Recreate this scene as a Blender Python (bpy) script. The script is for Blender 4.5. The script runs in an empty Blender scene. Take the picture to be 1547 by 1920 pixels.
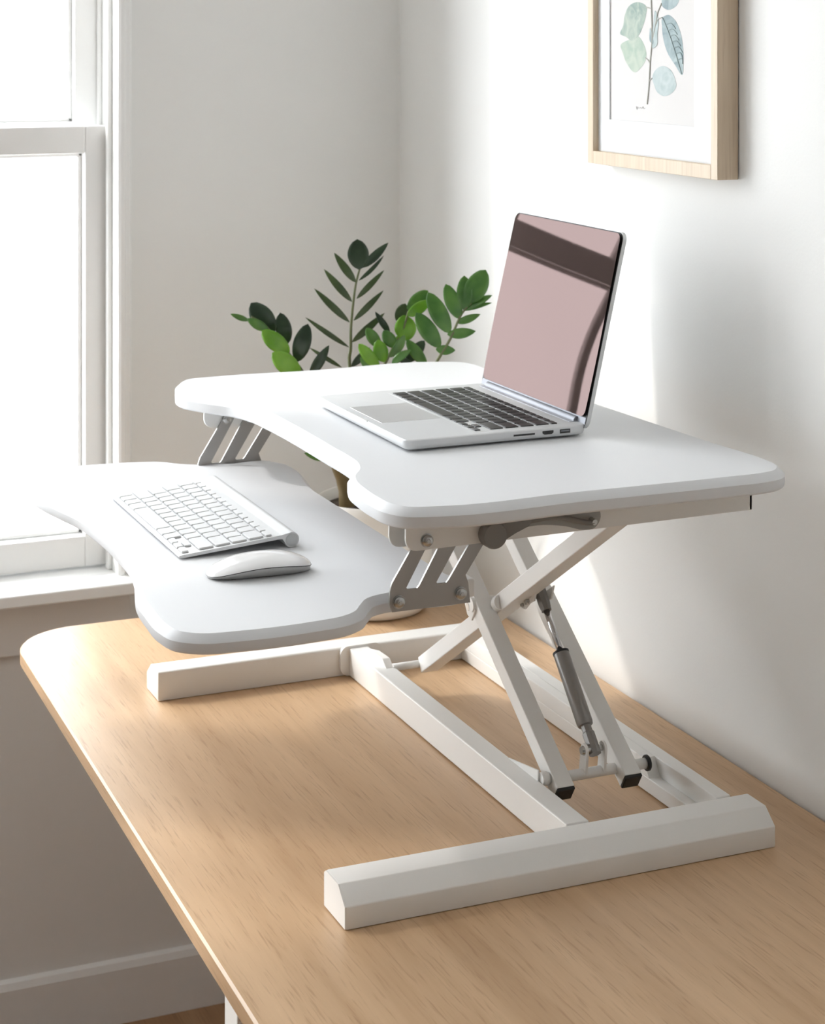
import bpy, bmesh, math, random
from mathutils import Vector, Matrix
random.seed(4)
sc = bpy.context.scene
COL = sc.collection
V = Vector

# ------------------------------------------------------------------ materials
def new_mat(name):
    m = bpy.data.materials.new(name); m.use_nodes = True
    nt = m.node_tree
    return m, nt, nt.nodes, nt.links, nt.nodes['Principled BSDF']

def simple(name, col, rough=.5, metal=0., coat=0., bump=0., bscale=300., var=0., vscale=3., spec=None):
    m, nt, n, l, p = new_mat(name)
    p.inputs['Base Color'].default_value = (*col, 1)
    p.inputs['Roughness'].default_value = rough
    p.inputs['Metallic'].default_value = metal
    p.inputs['Coat Weight'].default_value = coat
    if spec is not None: p.inputs['Specular IOR Level'].default_value = spec
    tc = n.new('ShaderNodeTexCoord')
    if var > 0:
        no = n.new('ShaderNodeTexNoise'); no.inputs['Scale'].default_value = vscale; no.inputs['Detail'].default_value = 4
        l.new(tc.outputs['Object'], no.inputs['Vector'])
        mx = n.new('ShaderNodeMix'); mx.data_type = 'RGBA'
        mx.inputs['A'].default_value = (*[c*(1-var) for c in col], 1)
        mx.inputs['B'].default_value = (*[min(1, c*(1+var)) for c in col], 1)
        l.new(no.outputs['Fac'], mx.inputs['Factor']); l.new(mx.outputs['Result'], p.inputs['Base Color'])
    if bump > 0:
        nb = n.new('ShaderNodeTexNoise'); nb.inputs['Scale'].default_value = bscale; nb.inputs['Detail'].default_value = 3
        l.new(tc.outputs['Object'], nb.inputs['Vector'])
        b = n.new('ShaderNodeBump'); b.inputs['Strength'].default_value = bump; b.inputs['Distance'].default_value = .001
        l.new(nb.outputs['Fac'], b.inputs['Height']); l.new(b.outputs['Normal'], p.inputs['Normal'])
    return m

def wood(name, dark, light, pore, scale=(1.2, 26, 26), rough=.42, rot=0., pore_scale=(7, 330, 330), axis='X'):
    m, nt, n, l, p = new_mat(name)
    tc = n.new('ShaderNodeTexCoord')
    def mapped(s, r):
        mp = n.new('ShaderNodeMapping'); mp.inputs['Scale'].default_value = s
        mp.inputs['Rotation'].default_value = (0, 0, r)
        l.new(tc.outputs['Object'], mp.inputs['Vector']); return mp
    warp = n.new('ShaderNodeTexNoise'); warp.inputs['Scale'].default_value = 2.2
    l.new(tc.outputs['Object'], warp.inputs['Vector'])
    a = n.new('ShaderNodeTexNoise'); a.inputs['Scale'].default_value = 1; a.inputs['Detail'].default_value = 7
    a.inputs['Roughness'].default_value = .62; a.inputs['Distortion'].default_value = .35
    l.new(mapped(scale, rot).outputs[0], a.inputs['Vector'])
    b = n.new('ShaderNodeTexNoise'); b.inputs['Scale'].default_value = 1; b.inputs['Detail'].default_value = 2
    l.new(mapped(pore_scale, rot).outputs[0], b.inputs['Vector'])
    r1 = n.new('ShaderNodeValToRGB'); r1.color_ramp.elements[0].position = .3; r1.color_ramp.elements[1].position = .72
    r1.color_ramp.elements[0].color = (*dark, 1); r1.color_ramp.elements[1].color = (*light, 1)
    l.new(a.outputs['Fac'], r1.inputs['Fac'])
    r2 = n.new('ShaderNodeValToRGB'); r2.color_ramp.elements[0].position = .56; r2.color_ramp.elements[1].position = .74
    r2.color_ramp.elements[0].color = (0, 0, 0, 1); r2.color_ramp.elements[1].color = (.55, .55, .55, 1)
    l.new(b.outputs['Fac'], r2.inputs['Fac'])
    mx = n.new('ShaderNodeMix'); mx.data_type = 'RGBA'
    l.new(r2.outputs['Color'], mx.inputs['Factor']); l.new(r1.outputs['Color'], mx.inputs['A'])
    mx.inputs['B'].default_value = (*pore, 1)
    l.new(mx.outputs['Result'], p.inputs['Base Color'])
    p.inputs['Roughness'].default_value = rough
    bp = n.new('ShaderNodeBump'); bp.inputs['Strength'].default_value = .12; bp.inputs['Distance'].default_value = .0006
    bp.invert = True
    l.new(r2.outputs['Color'], bp.inputs['Height']); l.new(bp.outputs['Normal'], p.inputs['Normal'])
    return m

M = {}
M['wall'] = simple('wall_paint', (.80, .80, .785), .85, bump=.15, bscale=220)
M['wall_low'] = M['wall']
M['trim'] = simple('trim_paint', (.84, .84, .83), .45)
M['ceiling'] = simple('ceiling_paint', (.84, .84, .83), .9)
M['floor'] = wood('floor_oak', (.25, .13, .06), (.42, .25, .13), (.14, .07, .03), (1.0, 9, 9))
M['oak'] = wood('desk_oak', (.47, .30, .165), (.63, .43, .26), (.32, .185, .095), scale=(1.6, 30, 30), pore_scale=(22, 420, 420))
M['frame_wood'] = wood('frame_ash', (.56, .44, .31), (.68, .56, .42), (.44, .31, .20), (60, 60, 3), pore_scale=(300, 300, 9))
M['board'] = simple('white_laminate', (.69, .697, .71), .5, bump=.04, bscale=500, spec=.35)
M['steel'] = simple('white_powder_coat', (.80, .795, .775), .42, bump=.08, bscale=900)
M['bracket'] = simple('satin_steel_bracket', (.36, .35, .335), .38, metal=.8)
M['screw'] = simple('zinc_screw', (.46, .46, .45), .25, metal=1)
M['grey_plastic'] = simple('grey_plastic', (.20, .19, .18), .45)
M['recess_shade'] = simple('recess_shade_grey', (.36, .355, .34), .5)
M['strut'] = simple('grey_strut_paint', (.26, .25, .24), .3, metal=.4)
M['rod'] = simple('polished_rod', (.62, .62, .63), .12, metal=1)
M['black'] = simple('black_rubber', (.012, .012, .012), .55)
M['alu'] = simple('laptop_aluminium', (.66, .67, .68), .42, metal=.25, bump=.03, bscale=1800)
M['alu_dark'] = simple('hinge_aluminium', (.27, .28, .31), .5, metal=.5)
M['key_black'] = simple('black_key', (.028, .027, .027), .34)
M['port'] = simple('port_dark', (.02, .02, .02), .4)
M['kb_alu'] = simple('keyboard_aluminium', (.68, .685, .69), .45, metal=.25)
M['key_white'] = simple('white_key', (.66, .662, .665), .5, spec=.3)
M['kb_cap'] = simple('battery_cap', (.50, .51, .51), .35, metal=.5)
M['mouse_top'] = simple('mouse_acrylic', (.84, .84, .845), .08, coat=1.)
M['mouse_base'] = simple('mouse_aluminium', (.60, .60, .59), .35, metal=.7)
M['pot'] = simple('glazed_pot', (.80, .775, .73), .38)
M['soil'] = simple('potting_soil', (.045, .03, .02), .95, var=.5, vscale=150, bump=1, bscale=120)
M['stem'] = simple('stem_green', (.10, .115, .04), .5, var=.25, vscale=20)
M['trunk'] = simple('stem_base', (.15, .105, .04), .55, var=.45, vscale=25)
M['mat'] = simple('mat_board', (.77, .79, .81), .9)
M['paper'] = simple('print_paper', (.68, .662, .65), .9)
M['pencil'] = simple('pencil_mark', (.5, .49, .48), .9)
M['twig'] = simple('painted_twig', (.46, .46, .42), .9)

def leaf_mat(name, a, b, rough=.26):
    m, nt, n, l, p = new_mat(name)
    tc = n.new('ShaderNodeTexCoord')
    no = n.new('ShaderNodeTexNoise'); no.inputs['Scale'].default_value = 30
    l.new(tc.outputs['Object'], no.inputs['Vector'])
    r = n.new('ShaderNodeValToRGB'); r.color_ramp.elements[0].position = .35; r.color_ramp.elements[1].position = .7
    r.color_ramp.elements[0].color = (*a, 1); r.color_ramp.elements[1].color = (*b, 1)
    l.new(no.outputs['Fac'], r.inputs['Fac']); l.new(r.outputs['Color'], p.inputs['Base Color'])
    p.inputs['Roughness'].default_value = rough
    tr = n.new('ShaderNodeBsdfTranslucent'); l.new(r.outputs['Color'], tr.inputs['Color'])
    mix = n.new('ShaderNodeMixShader'); mix.inputs[0].default_value = .25
    out = n['Material Output']
    l.new(p.outputs[0], mix.inputs[1]); l.new(tr.outputs[0], mix.inputs[2]); l.new(mix.outputs[0], out.inputs['Surface'])
    return m
M['leafD'] = leaf_mat('leaf_dark_green', (.025, .045, .026), (.045, .075, .04))
M['leafM'] = leaf_mat('leaf_mid_green', (.055, .15, .03), (.12, .26, .055))
M['leafB'] = leaf_mat('leaf_young_green', (.13, .32, .025), (.22, .44, .05))
M['leafO'] = leaf_mat('leaf_olive', (.05, .08, .03), (.08, .12, .045))

def art_mat(name, a, b, scale=45):
    m, nt, n, l, p = new_mat(name)
    tc = n.new('ShaderNodeTexCoord')
    no = n.new('ShaderNodeTexNoise'); no.inputs['Scale'].default_value = scale; no.inputs['Detail'].default_value = 3; no.inputs['Distortion'].default_value = 1.2
    l.new(tc.outputs['Object'], no.inputs['Vector'])
    r = n.new('ShaderNodeValToRGB'); r.color_ramp.elements[0].position = .36; r.color_ramp.elements[1].position = .66
    r.color_ramp.elements[0].color = (*a, 1); r.color_ramp.elements[1].color = (*b, 1)
    l.new(no.outputs['Fac'], r.inputs['Fac']); l.new(r.outputs['Color'], p.inputs['Base Color'])
    p.inputs['Roughness'].default_value = .9
    return m
M['wcA'] = art_mat('watercolour_sage', (.27, .35, .32), (.47, .53, .46))
M['wcB'] = art_mat('watercolour_green', (.38, .47, .40), (.50, .56, .48))
M['wcC'] = art_mat('watercolour_blue_green', (.27, .34, .36), (.42, .50, .51))
M['wcD'] = art_mat('watercolour_pale', (.40, .48, .48), (.52, .58, .58))
M['wcV'] = art_mat('watercolour_vein', (.27, .34, .35), (.33, .40, .40))

def glass_mat(name, refl=.06):
    m, nt, n, l, p = new_mat(name)
    n.remove(p)
    t = n.new('ShaderNodeBsdfTransparent'); g = n.new('ShaderNodeBsdfGlossy'); g.inputs['Roughness'].default_value = 0
    fr = n.new('ShaderNodeLayerWeight'); fr.inputs['Blend'].default_value = .04
    mx = n.new('ShaderNodeMixShader'); l.new(fr.outputs[0], mx.inputs[0])
    l.new(t.outputs[0], mx.inputs[1]); l.new(g.outputs[0], mx.inputs[2])
    l.new(mx.outputs[0], n['Material Output'].inputs['Surface'])
    return m
M['glass'] = glass_mat('window_glass')

def screen_mat():
    m, nt, n, l, p = new_mat('screen_coated_glass')
    p.inputs['Base Color'].default_value = (.03, .022, .020, 1); p.inputs['Roughness'].default_value = .03; p.inputs['Specular IOR Level'].default_value = 0
    g = n.new('ShaderNodeBsdfGlossy'); g.inputs['Roughness'].default_value = .015
    g.inputs['Color'].default_value = (.96, .70, .67, 1)
    mx = n.new('ShaderNodeMixShader'); mx.inputs[0].default_value = .068
    l.new(p.outputs[0], mx.inputs[1]); l.new(g.outputs[0], mx.inputs[2])
    l.new(mx.outputs[0], n['Material Output'].inputs['Surface'])
    return m
M['screen'] = screen_mat()

# ------------------------------------------------------------------ helpers
ROOTLOC = {}
def root(name, loc, label, cat, group=None):
    o = bpy.data.objects.new(name, None); COL.objects.link(o); o.location = loc
    o.empty_display_size = .05
    o['label'] = label; o['category'] = cat
    if group: o['group'] = group
    ROOTLOC[o.name] = V(loc)
    return o

def mk(name, bm, mat, parent=None, smooth=False, origin=None, angle=None):
    off = V((0, 0, 0)); po = V((0, 0, 0))
    if parent is not None:
        po = ROOTLOC[parent.name]
        off = V(origin) if origin is not None else po
    elif origin is not None: off = V(origin)
    bmesh.ops.recalc_face_normals(bm, faces=bm.faces)
    bmesh.ops.translate(bm, verts=bm.verts, vec=-off)
    me = bpy.data.meshes.new(name); bm.to_mesh(me); bm.free()
    if mat is not None:
        for m in (mat if isinstance(mat, (list, tuple)) else [mat]): me.materials.append(m)
    if smooth or angle is not None:
        for p in me.polygons: p.use_smooth = True
        if angle is not None: me.set_sharp_from_angle(angle=math.radians(angle))
    o = bpy.data.objects.new(name, me); COL.objects.link(o)
    o.location = off - po
    if parent is not None: o.parent = parent
    ROOTLOC[o.name] = off
    return o

def struct(name, bm, mat, parent=None, **k):
    o = mk(name, bm, mat, parent, **k)
    if parent is None: o['kind'] = 'structure'
    return o

def box(bm, x0, x1, y0, y1, z0, z1, bev=0., seg=2):
    r = bmesh.ops.create_cube(bm, size=1)
    vs = r['verts']
    for v in vs:
        v.co = V(((x0+x1)/2 + v.co.x*(x1-x0), (y0+y1)/2 + v.co.y*(y1-y0), (z0+z1)/2 + v.co.z*(z1-z0)))
    if bev > 0:
        es = list({e for v in vs for e in v.link_edges})
        bmesh.ops.bevel(bm, geom=es, offset=bev, segments=seg, affect='EDGES', profile=.5)
def B(*a, **k):
    bm = bmesh.new(); box(bm, *a, **k); return bm

def prism(bm, pts, d, bev=0., seg=2):
    """closed polygon of 3D points extruded by vector d"""
    d = V(d); a = [bm.verts.new(V(p)) for p in pts]; b = [bm.verts.new(V(p)+d) for p in pts]
    n = len(pts); fs = [bm.faces.new(a), bm.faces.new(b[::-1])]
    for i in range(n): fs.append(bm.faces.new((a[i], b[i], b[(i+1) % n], a[(i+1) % n])))
    if bev > 0:
        es = list({e for f in fs for e in f.edges})
        bmesh.ops.bevel(bm, geom=es, offset=bev, segments=seg, affect='EDGES', profile=.5)
def P(pts, d, **k):
    bm = bmesh.new(); prism(bm, pts, d, **k); return bm

def frame_of(d):
    d = d.normalized(); u = V((0, 0, 1)) if abs(d.z) < .9 else V((1, 0, 0))
    a = d.cross(u).normalized(); return a, d.cross(a).normalized()

def tube(bm, pts, rs, seg=20, cap=True, round_end=0):
    """swept tube along pts with radii"""
    pts = [V(p) for p in pts]
    if not isinstance(rs, (list, tuple)): rs = [rs]*len(pts)
    rings = []; a = None
    for i, p in enumerate(pts):
        d = (pts[min(i+1, len(pts)-1)] - pts[max(i-1, 0)])
        if d.length < 1e-9: d = pts[-1]-pts[0]
        d.normalize()
        if a is None: a, b = frame_of(d)
        else:
            a = (a - d*a.dot(d)).normalized(); b = d.cross(a)
        rings.append([bm.verts.new(p + (a*math.cos(t) + b*math.sin(t))*rs[i]) for t in [2*math.pi*k/seg for k in range(seg)]])
    for r, s in zip(rings, rings[1:]):
        for k in range(seg): bm.faces.new((r[k], r[(k+1) % seg], s[(k+1) % seg], s[k]))
    if cap: bm.faces.new(rings[0][::-1]); bm.faces.new(rings[-1])
def T(pts, rs, **k):
    bm = bmesh.new(); tube(bm, pts, rs, **k); return bm

def cyl(bm, a, b, r, seg=28, bev=0.):
    a = V(a); b = V(b)
    if bev > 0:
        d = (b-a).normalized()*bev
        # duplicated points need explicit directions, so step radii over tiny lengths
        tube(bm, [a, a+d, b-d, b], [r-bev, r, r, r-bev], seg)
    else: tube(bm, [a, b], r, seg)

def lathe(bm, c, prof, seg=56):
    rings = []
    for r, z in prof:
        if r < 1e-6: rings.append([bm.verts.new((c[0], c[1], z))])
        else: rings.append([bm.verts.new((c[0]+r*math.cos(2*math.pi*k/seg), c[1]+r*math.sin(2*math.pi*k/seg), z)) for k in range(seg)])
    for r, s in zip(rings, rings[1:]):
        if len(r) == 1 and len(s) == 1: continue
        for k in range(seg):
            k2 = (k+1) % seg
            if len(r) == 1: bm.faces.new((r[0], s[k], s[k2]))
            elif len(s) == 1: bm.faces.new((r[k], r[k2], s[0]))
            else: bm.faces.new((r[k], r[k2], s[k2], s[k]))

def catmull(pts, n=6, closed=True):
    out = []; N = len(pts)
    for i in range(N if closed else N-1):
        g = (lambda k: V((*pts[k % N], 0)).to_2d()) if closed else (lambda k: V(pts[max(0, min(N-1, k))]))
        p0, p1, p2, p3 = g(i-1), g(i), g(i+1), g(i+2)
        # centripetal-ish: scale tangents by segment length
        l1 = (p2-p1).length + 1e-9; l0 = (p1-p0).length + 1e-9; l2 = (p3-p2).length + 1e-9
        t1 = ((p1-p0)/l0 - (p2-p0)/(l0+l1) + (p2-p1)/l1)*l1
        t2 = ((p2-p1)/l1 - (p3-p1)/(l1+l2) + (p3-p2)/l2)*l1
        for k in range(n):
            t = k/n
            out.append((2*t**3-3*t*t+1)*p1 + (t**3-2*t*t+t)*t1 + (-2*t**3+3*t*t)*p2 + (t**3-t*t)*t2)
    if not closed: out.append(V(pts[-1]))
    return out

def inset(poly, d):
    """inset a CCW 2D polygon by d (negative = outwards)"""
    N = len(poly); out = []
    for i in range(N):
        e1 = (poly[i]-poly[i-1]).normalized(); e2 = (poly[(i+1) % N]-poly[i]).normalized()
        n1 = V((-e1.y, e1.x)); n2 = V((-e2.y, e2.x)); m = (n1+n2)
        if m.length < 1e-6: m = n1
        m.normalize(); out.append(poly[i] + m*(d/max(.5, m.dot(n1))))
    return out

def slab(rings):
    """rings = [(poly2d, z)...] bottom to top, same vertex count"""
    bm = bmesh.new(); R = [[bm.verts.new((p.x, p.y, z)) for p in poly] for poly, z in rings]
    N = len(R[0])
    for a, b in zip(R, R[1:]):
        for k in range(N): bm.faces.new((a[k], a[(k+1) % N], b[(k+1) % N], b[k]))
    bm.faces.new(R[0][::-1]); bm.faces.new(R[-1])
    return bm

def rrect(x0, x1, y0, y1, r, n=6):
    out = []
    for cx, cy, a0 in ((x1-r, y0+r, -90), (x1-r, y1-r, 0), (x0+r, y1-r, 90), (x0+r, y0+r, 180)):
        for k in range(n+1):
            t = math.radians(a0+90*k/n); out.append(V((cx+r*math.cos(t), cy+r*math.sin(t))))
    return out

# ------------------------------------------------------------------ the room
XW = .056          # inner face of the window wall
FZ = .03           # floor level
RX, LY, CZ = 4.5, -3.0, 2.8
wy0, wy1, wz0, wz1 = -1.77, -.503, .76, 2.50
vy0, vy1 = -2.80, -2.02  # unseen opening; pier beside it shaped to shade part of the desk

bm = bmesh.new()
box(bm, XW-.16, XW, LY-.15, vy0, FZ-.05, CZ); box(bm, XW-.16, XW, vy1, wy0, FZ-.05, CZ)
box(bm, XW-.16, XW, wy1, .15, FZ-.05, CZ)
box(bm, XW-.16, XW, wy0, wy1, FZ-.05, wz0-.02); box(bm, XW-.16, XW, vy0, vy1, FZ-.05, wz0-.02); box(bm, XW-.16, XW, vy0, vy1, wz1, CZ)
box(bm, XW-.16, XW, wy0, wy1, wz1, CZ)
struct('wall_far', bm, M['wall'])
struct('wall_right', B(XW, RX, 0, .15, FZ-.05, CZ), M['wall'])
struct('wall_left', B(XW, RX, LY-.15, LY, FZ-.05, CZ), simple('dimming_greige_paint', (.55, .54, .52), .85))  # out of view; mid tone keeps bounce light down
struct('wall_near', B(RX, RX+.15, LY-.15, .15, FZ-.05, CZ), simple('dimming_taupe_paint', (.30, .285, .265), .85))  # unseen wall; dark tone chosen to cut light on near-facing sides
struct('ceiling', B(XW-.16, RX+.15, LY-.15, .15, CZ, CZ+.1), M['ceiling'])
struct('floor', B(XW, RX, LY, 0, FZ-.05, FZ), M['floor'])
prof = [(XW, FZ), (XW+.014, FZ), (XW+.014, .118), (XW+.009, .128), (XW+.002, .131), (XW, .131)]
struct('baseboard_far', P([(x, LY, z) for x, z in prof], (0, -LY-.001, 0)), M['trim'])
struct('baseboard_right', P([(XW+.014, -(x-XW), z) for x, z in prof], (RX-XW-.014, 0, 0)), M['trim'])

# window, built as one structure with its joinery as parts
def make_window(wn, wy0, wy1, mun):
    global win
    win = bpy.data.objects.new('window_%d' % wn, None); COL.objects.link(win); win.location = (XW, -1.0, wz0)
    win['kind'] = 'structure'; ROOTLOC[win.name] = V(win.location)
    def wpart(name, bm, mat=M['trim'], **k): return mk(name, bm, mat, win, **k)
    bm = bmesh.new()   # casing around the opening
    cprof = [(XW, wy1), (XW+.018, wy1), (XW+.021, wy1+.004), (XW+.021, wy1+.010), (XW+.015, wy1+.013), (XW+.015, wy1+.020), (XW+.010, wy1+.024), (XW, wy1+.024)]
    prism(bm, [(x, y, wz0) for x, y in cprof], (0, 0, wz1-wz0+.03))
    prism(bm, [(x, wy0-(y-wy1), wz0) for x, y in cprof], (0, 0, wz1-wz0+.03))
    prism(bm, [(x, wy0-.03, wz1+(y-wy1)) for x, y in cprof], (0, wy1-wy0+.06, 0))
    wpart('casing', bm)
    bm = bmesh.new()   # inner stops and parting beads on both jambs
    for s, yy in ((1, wy1), (-1, wy0)):
        box(bm, XW-.035, XW-.020, min(yy, yy-s*.008), max(yy, yy-s*.008), wz0, wz1, .002)
        box(bm, XW-.098, XW-.088, min(yy, yy-s*.007), max(yy, yy-s*.007), wz0, wz1, .002)
    wpart('jamb_stop', bm)
    def sash(x0, x1, z0, z1, st, tr, br, name):
        a, b = wy0+.004, wy1-.004
        bm = bmesh.new()
        box(bm, x0, x1, b-st, b, z0, z1, .002); box(bm, x0, x1, a, a+st, z0, z1, .002)
        box(bm, x0, x1, a+st, b-st, z1-tr, z1, .002); box(bm, x0, x1, a+st, b-st, z0, z0+br, .002)
        for ym, hw in mun: box(bm, x0+.010, x0+.026, ym-hw, ym+hw, z0+br, z1-tr, .003)
        # glazing bevel
        xm = x0+(x1-x0)*.45
        box(bm, x0+.004, xm, b-st-.007, b-st, z0+br, z1-tr, .002); box(bm, x0+.004, xm, a+st, a+st+.007, z0+br, z1-tr, .002)
        box(bm, x0+.004, xm, a+st, b-st, z0+br, z0+br+.007, .002); box(bm, x0+.004, xm, a+st, b-st, z1-tr-.007, z1-tr, .002)
        wpart(name, bm)
        wpart('glass_pane', B(x0+.008, x0+.012, a+st, b-st, z0+br, z1-tr), M['glass'])
    sash(XW-.085, XW-.042, wz0+.004, 1.487, .036, .045, .050, 'lower_sash')
    sash(XW-.135, XW-.100, 1.455, wz1, .040, .045, .036, 'upper_sash')
    bm = bmesh.new()
    box(bm, XW-.155, XW, wy0, wy1, wz0-.02, wz0)
    box(bm, XW, XW+.066, wy0-.055, wy1+.045, wz0-.02, wz0, .003, 3)
    wpart('window_stool', bm)
    wpart('apron', B(XW, XW+.012, wy0-.03, wy1+.022, wz0-.112, wz0-.02, .002))
make_window(1, wy0, wy1, ((-.79, .008),))
make_window(2, vy0, vy1, ((-2.40, .008),))  # unseen window added to bring sun onto the desk's left side

# ------------------------------------------------------------------ desk
desk = root('desk', (1.1, -.37, FZ), 'light oak desk standing against the white wall beneath the raised white workstation', 'desk')
pts = [(.30, -.010), (.275, -.012), (.272, -.60)]
def arc(cx, cy, r, a0, a1, n=8): return [(cx+r*math.cos(math.radians(a0+(a1-a0)*k/n)), cy+r*math.sin(math.radians(a0+(a1-a0)*k/n))) for k in range(n+1)]
pts = [(.272, -.006)] + arc(.272+.10, -.722+.10, .10, 180, 270, 10) + [(2.05, -.752)] + [(2.05, -.006)]
poly = [V(p) for p in pts]
# make sure it runs counter clockwise
slabm = slab([(inset(poly, .0025), .728), (poly, .7305), (poly, .7475), (inset(poly, .0025), .75)])
mk('desktop', slabm, M['oak'], desk, angle=35)
for (lx, ly) in ((1.215, -.655), (1.215, -.09), (1.99, -.655), (1.99, -.09)):
    mk('leg', B(lx-.022, lx+.022, ly-.022, ly+.022, FZ, .728, .002), M['steel'], desk)
mk('frame_rail', B(1.19, 2.01, -.664, -.646, .69, .728, .002), M['steel'], desk)

# ------------------------------------------------------------------ sit-stand converter
ZB, ZT = 1.16, 1.05     # top surfaces of worktop and keyboard tray
conv = root('standing_desk_converter', (.98, -.33, .75), 'white height-adjustable standing desk converter with scissor legs raised on the oak desk', 'desk converter')
front = [(.549, -.50), (.553, -.526), (.566, -.538), (.60, -.550), (.628, -.557), (.648, -.5555), (.665, -.548), (.69, -.535), (.724, -.514), (.768, -.501), (.82, -.497),
         (.888, -.495), (.977, -.495), (1.04, -.496), (1.09, -.496), (1.127, -.499), (1.158, -.509), (1.183, -.524), (1.21, -.533), (1.243, -.537),
         (1.285, -.5385), (1.315, -.536), (1.335, -.525), (1.344, -.50)]
rear = [(1.346, -.34), (1.349, -.15), (1.348, -.112), (1.341, -.089), (1.322, -.074), (1.295, -.070), (1.20, -.077), (1.04, -.086), (.85, -.096), (.64, -.112), (.605, -.112), (.578, -.120), (.562, -.145), (.556, -.34)]
inner = catmull(front+rear, 5)
lip = inset(inner, -.009)
mk('worktop', slab([(inset(lip, .003), ZB-.0215), (inset(lip, .0006), ZB-.0195), (lip, ZB-.0165), (lip, ZB-.0085), (inset(lip, .0012), ZB-.0068),
                    (inset(lip, .0078), ZB-.0008), (inner, ZB)]), M['board'], conv, angle=24)
tl = [(.601, -.43), (.599, -.49), (.592, -.517), (.575, -.543), (.552, -.565), (.541, -.595), (.533, -.65), (.532, -.70), (.543, -.742), (.572, -.762), (.62, -.767),
      (.683, -.764), (.742, -.753), (.803, -.740), (.869, -.735), (.963, -.734), (1.032, -.737), (1.083, -.745), (1.122, -.755), (1.167, -.765), (1.218, -.769),
      (1.268, -.770), (1.300, -.763), (1.319, -.742), (1.327, -.70), (1.327, -.62), (1.322, -.588), (1.309, -.566), (1.288, -.551), (1.272, -.538), (1.265, -.52), (1.263, -.50), (1.263, -.432), (1.257, -.424), (1.2, -.424), (.8, -.424), (.607, -.424)]
tlip = catmull(tl, 5); tin = inset(tlip, .0085)
mk('keyboard_tray', slab([(inset(tlip, .003), ZT-.0195), (inset(tlip, .0006), ZT-.0180), (tlip, ZT-.0165), (tlip, ZT-.008), (inset(tlip, .0012), ZT-.0064),
                          (inset(tlip, .0075), ZT-.0007), (tin, ZT)]), M['board'], conv, angle=24)

# side rails under the worktop (near and far), each folded from sheet
def rail(xo, s, wd=.024):
    """xo = outer face, s = +1 near / -1 far"""
    bm = bmesh.new(); y0, y1, z0, z1 = -.508, -.082, 1.0995, ZB-.0215
    r = .012; a = [(y0+r-r*math.cos(math.radians(t)), z0+r-r*math.sin(math.radians(t))) for t in range(0, 91, 15)]
    pl = a + [(y1, z0+.003), (y1, z1), (y0, z1)]
    t = .003
    prism(bm, [(xo-s*t, y, z) for y, z in pl], (s*t, 0, 0), bev=.0006, seg=1)
    pl2 = [(y-.010 if y < -.3 else y, z) for y, z in pl]
    prism(bm, [(xo-s*wd, y, z) for y, z in pl2], (s*t, 0, 0), bev=.0006, seg=1)
    box(bm, min(xo, xo-s*wd), max(xo, xo-s*wd), y0-.006, y1, z1-.003, z1)
    box(bm, min(xo, xo-s*wd), max(xo, xo-s*wd), y1-.003, y1, z0+.004, z1)
    return mk('side_rail', bm, M['steel'], conv)
rn = rail(1.286, 1); rf = rail(.586, -1, .0125)

def screw(par, x, y, z, s=1, r=.0062, ax='x'):
    bm = bmesh.new()
    tube(bm, [(x, y, z), (x+s*.0012, y, z)], r*1.18, 20)                      # washer
    tube(bm, [(x+s*.0012, y, z), (x+s*.003, y, z), (x+s*.0042, y, z), (x+s*.0046, y, z)], [r, r, r*.8, r*.45], 20)
    tube(bm, [(x+s*.0046, y, z), (x+s*.0052, y, z)], [r*.42, r*.30], 6)
    return mk('screw', bm, M['screw'], par, angle=40)

# slotted lever brackets that carry the keyboard tray
def bracket(x, s, dz=0.):
    L = [(-.521, 1.0365), (-.524, 1.046), (-.5235, 1.058), (-.521, 1.066), (-.495, 1.107), (-.484, 1.125)]
    bm = bmesh.new(); t = .003
    def q(pl): prism(bm, [(x, y-(dz*.6 if 1.05 < z < 1.07 else 0), z-(dz if 1.05 < z < 1.07 else 0)) for y, z in pl], (-s*t, 0, 0))
    r1b, r2b = 1.0585, 1.0605
    q([(-.521, 1.0365), (-.524, 1.046), (-.5235, 1.0585), (-.5225, 1.0625), (-.505, 1.0605), (-.5035, 1.0585), (-.4925, 1.0585), (-.490, 1.0610), (-.4705, 1.0625), (-.469, 1.0605),
       (-.459, 1.0605), (-.4565, 1.0630), (-.4365, 1.0665), (-.4335, 1.058), (-.431, 1.0365)])
    q([(-.5225, 1.0625), (-.521, 1.067), (-.495, 1.107), (-.484, 1.126), (-.466, 1.126), (-.472, 1.118), (-.505, 1.0605)])
    q([(-.490, 1.0610), (-.457, 1.118), (-.452, 1.126), (-.431, 1.126), (-.4355, 1.118), (-.4705, 1.0625)])
    q([(-.4565, 1.0630), (-.419, 1.118), (-.414, 1.126), (-.396, 1.126), (-.401, 1.118), (-.4365, 1.0665)])
    bmesh.ops.remove_doubles(bm, verts=bm.verts, dist=1e-5)
    return mk('slotted_bracket', bm, M['bracket'], conv)
bn = bracket(1.2805, 1); bf = bracket(.6025, 1, .007)
bf['label'] = 'far slotted bracket catching the window light'
screw(rn, 1.286, -.484, 1.1095)
screw(bn, 1.2805, -.5135, 1.0465); screw(bn, 1.2805, -.4425, 1.0475)
screw(bf, .6025, -.487, 1.111); screw(bf, .6025, -.4555, 1.1075, r=.0045)
mk('tray_bar', B(1.240, 1.266, -.432, -.4185, 1.037, 1.0565, .002), M['steel'], conv)

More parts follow.
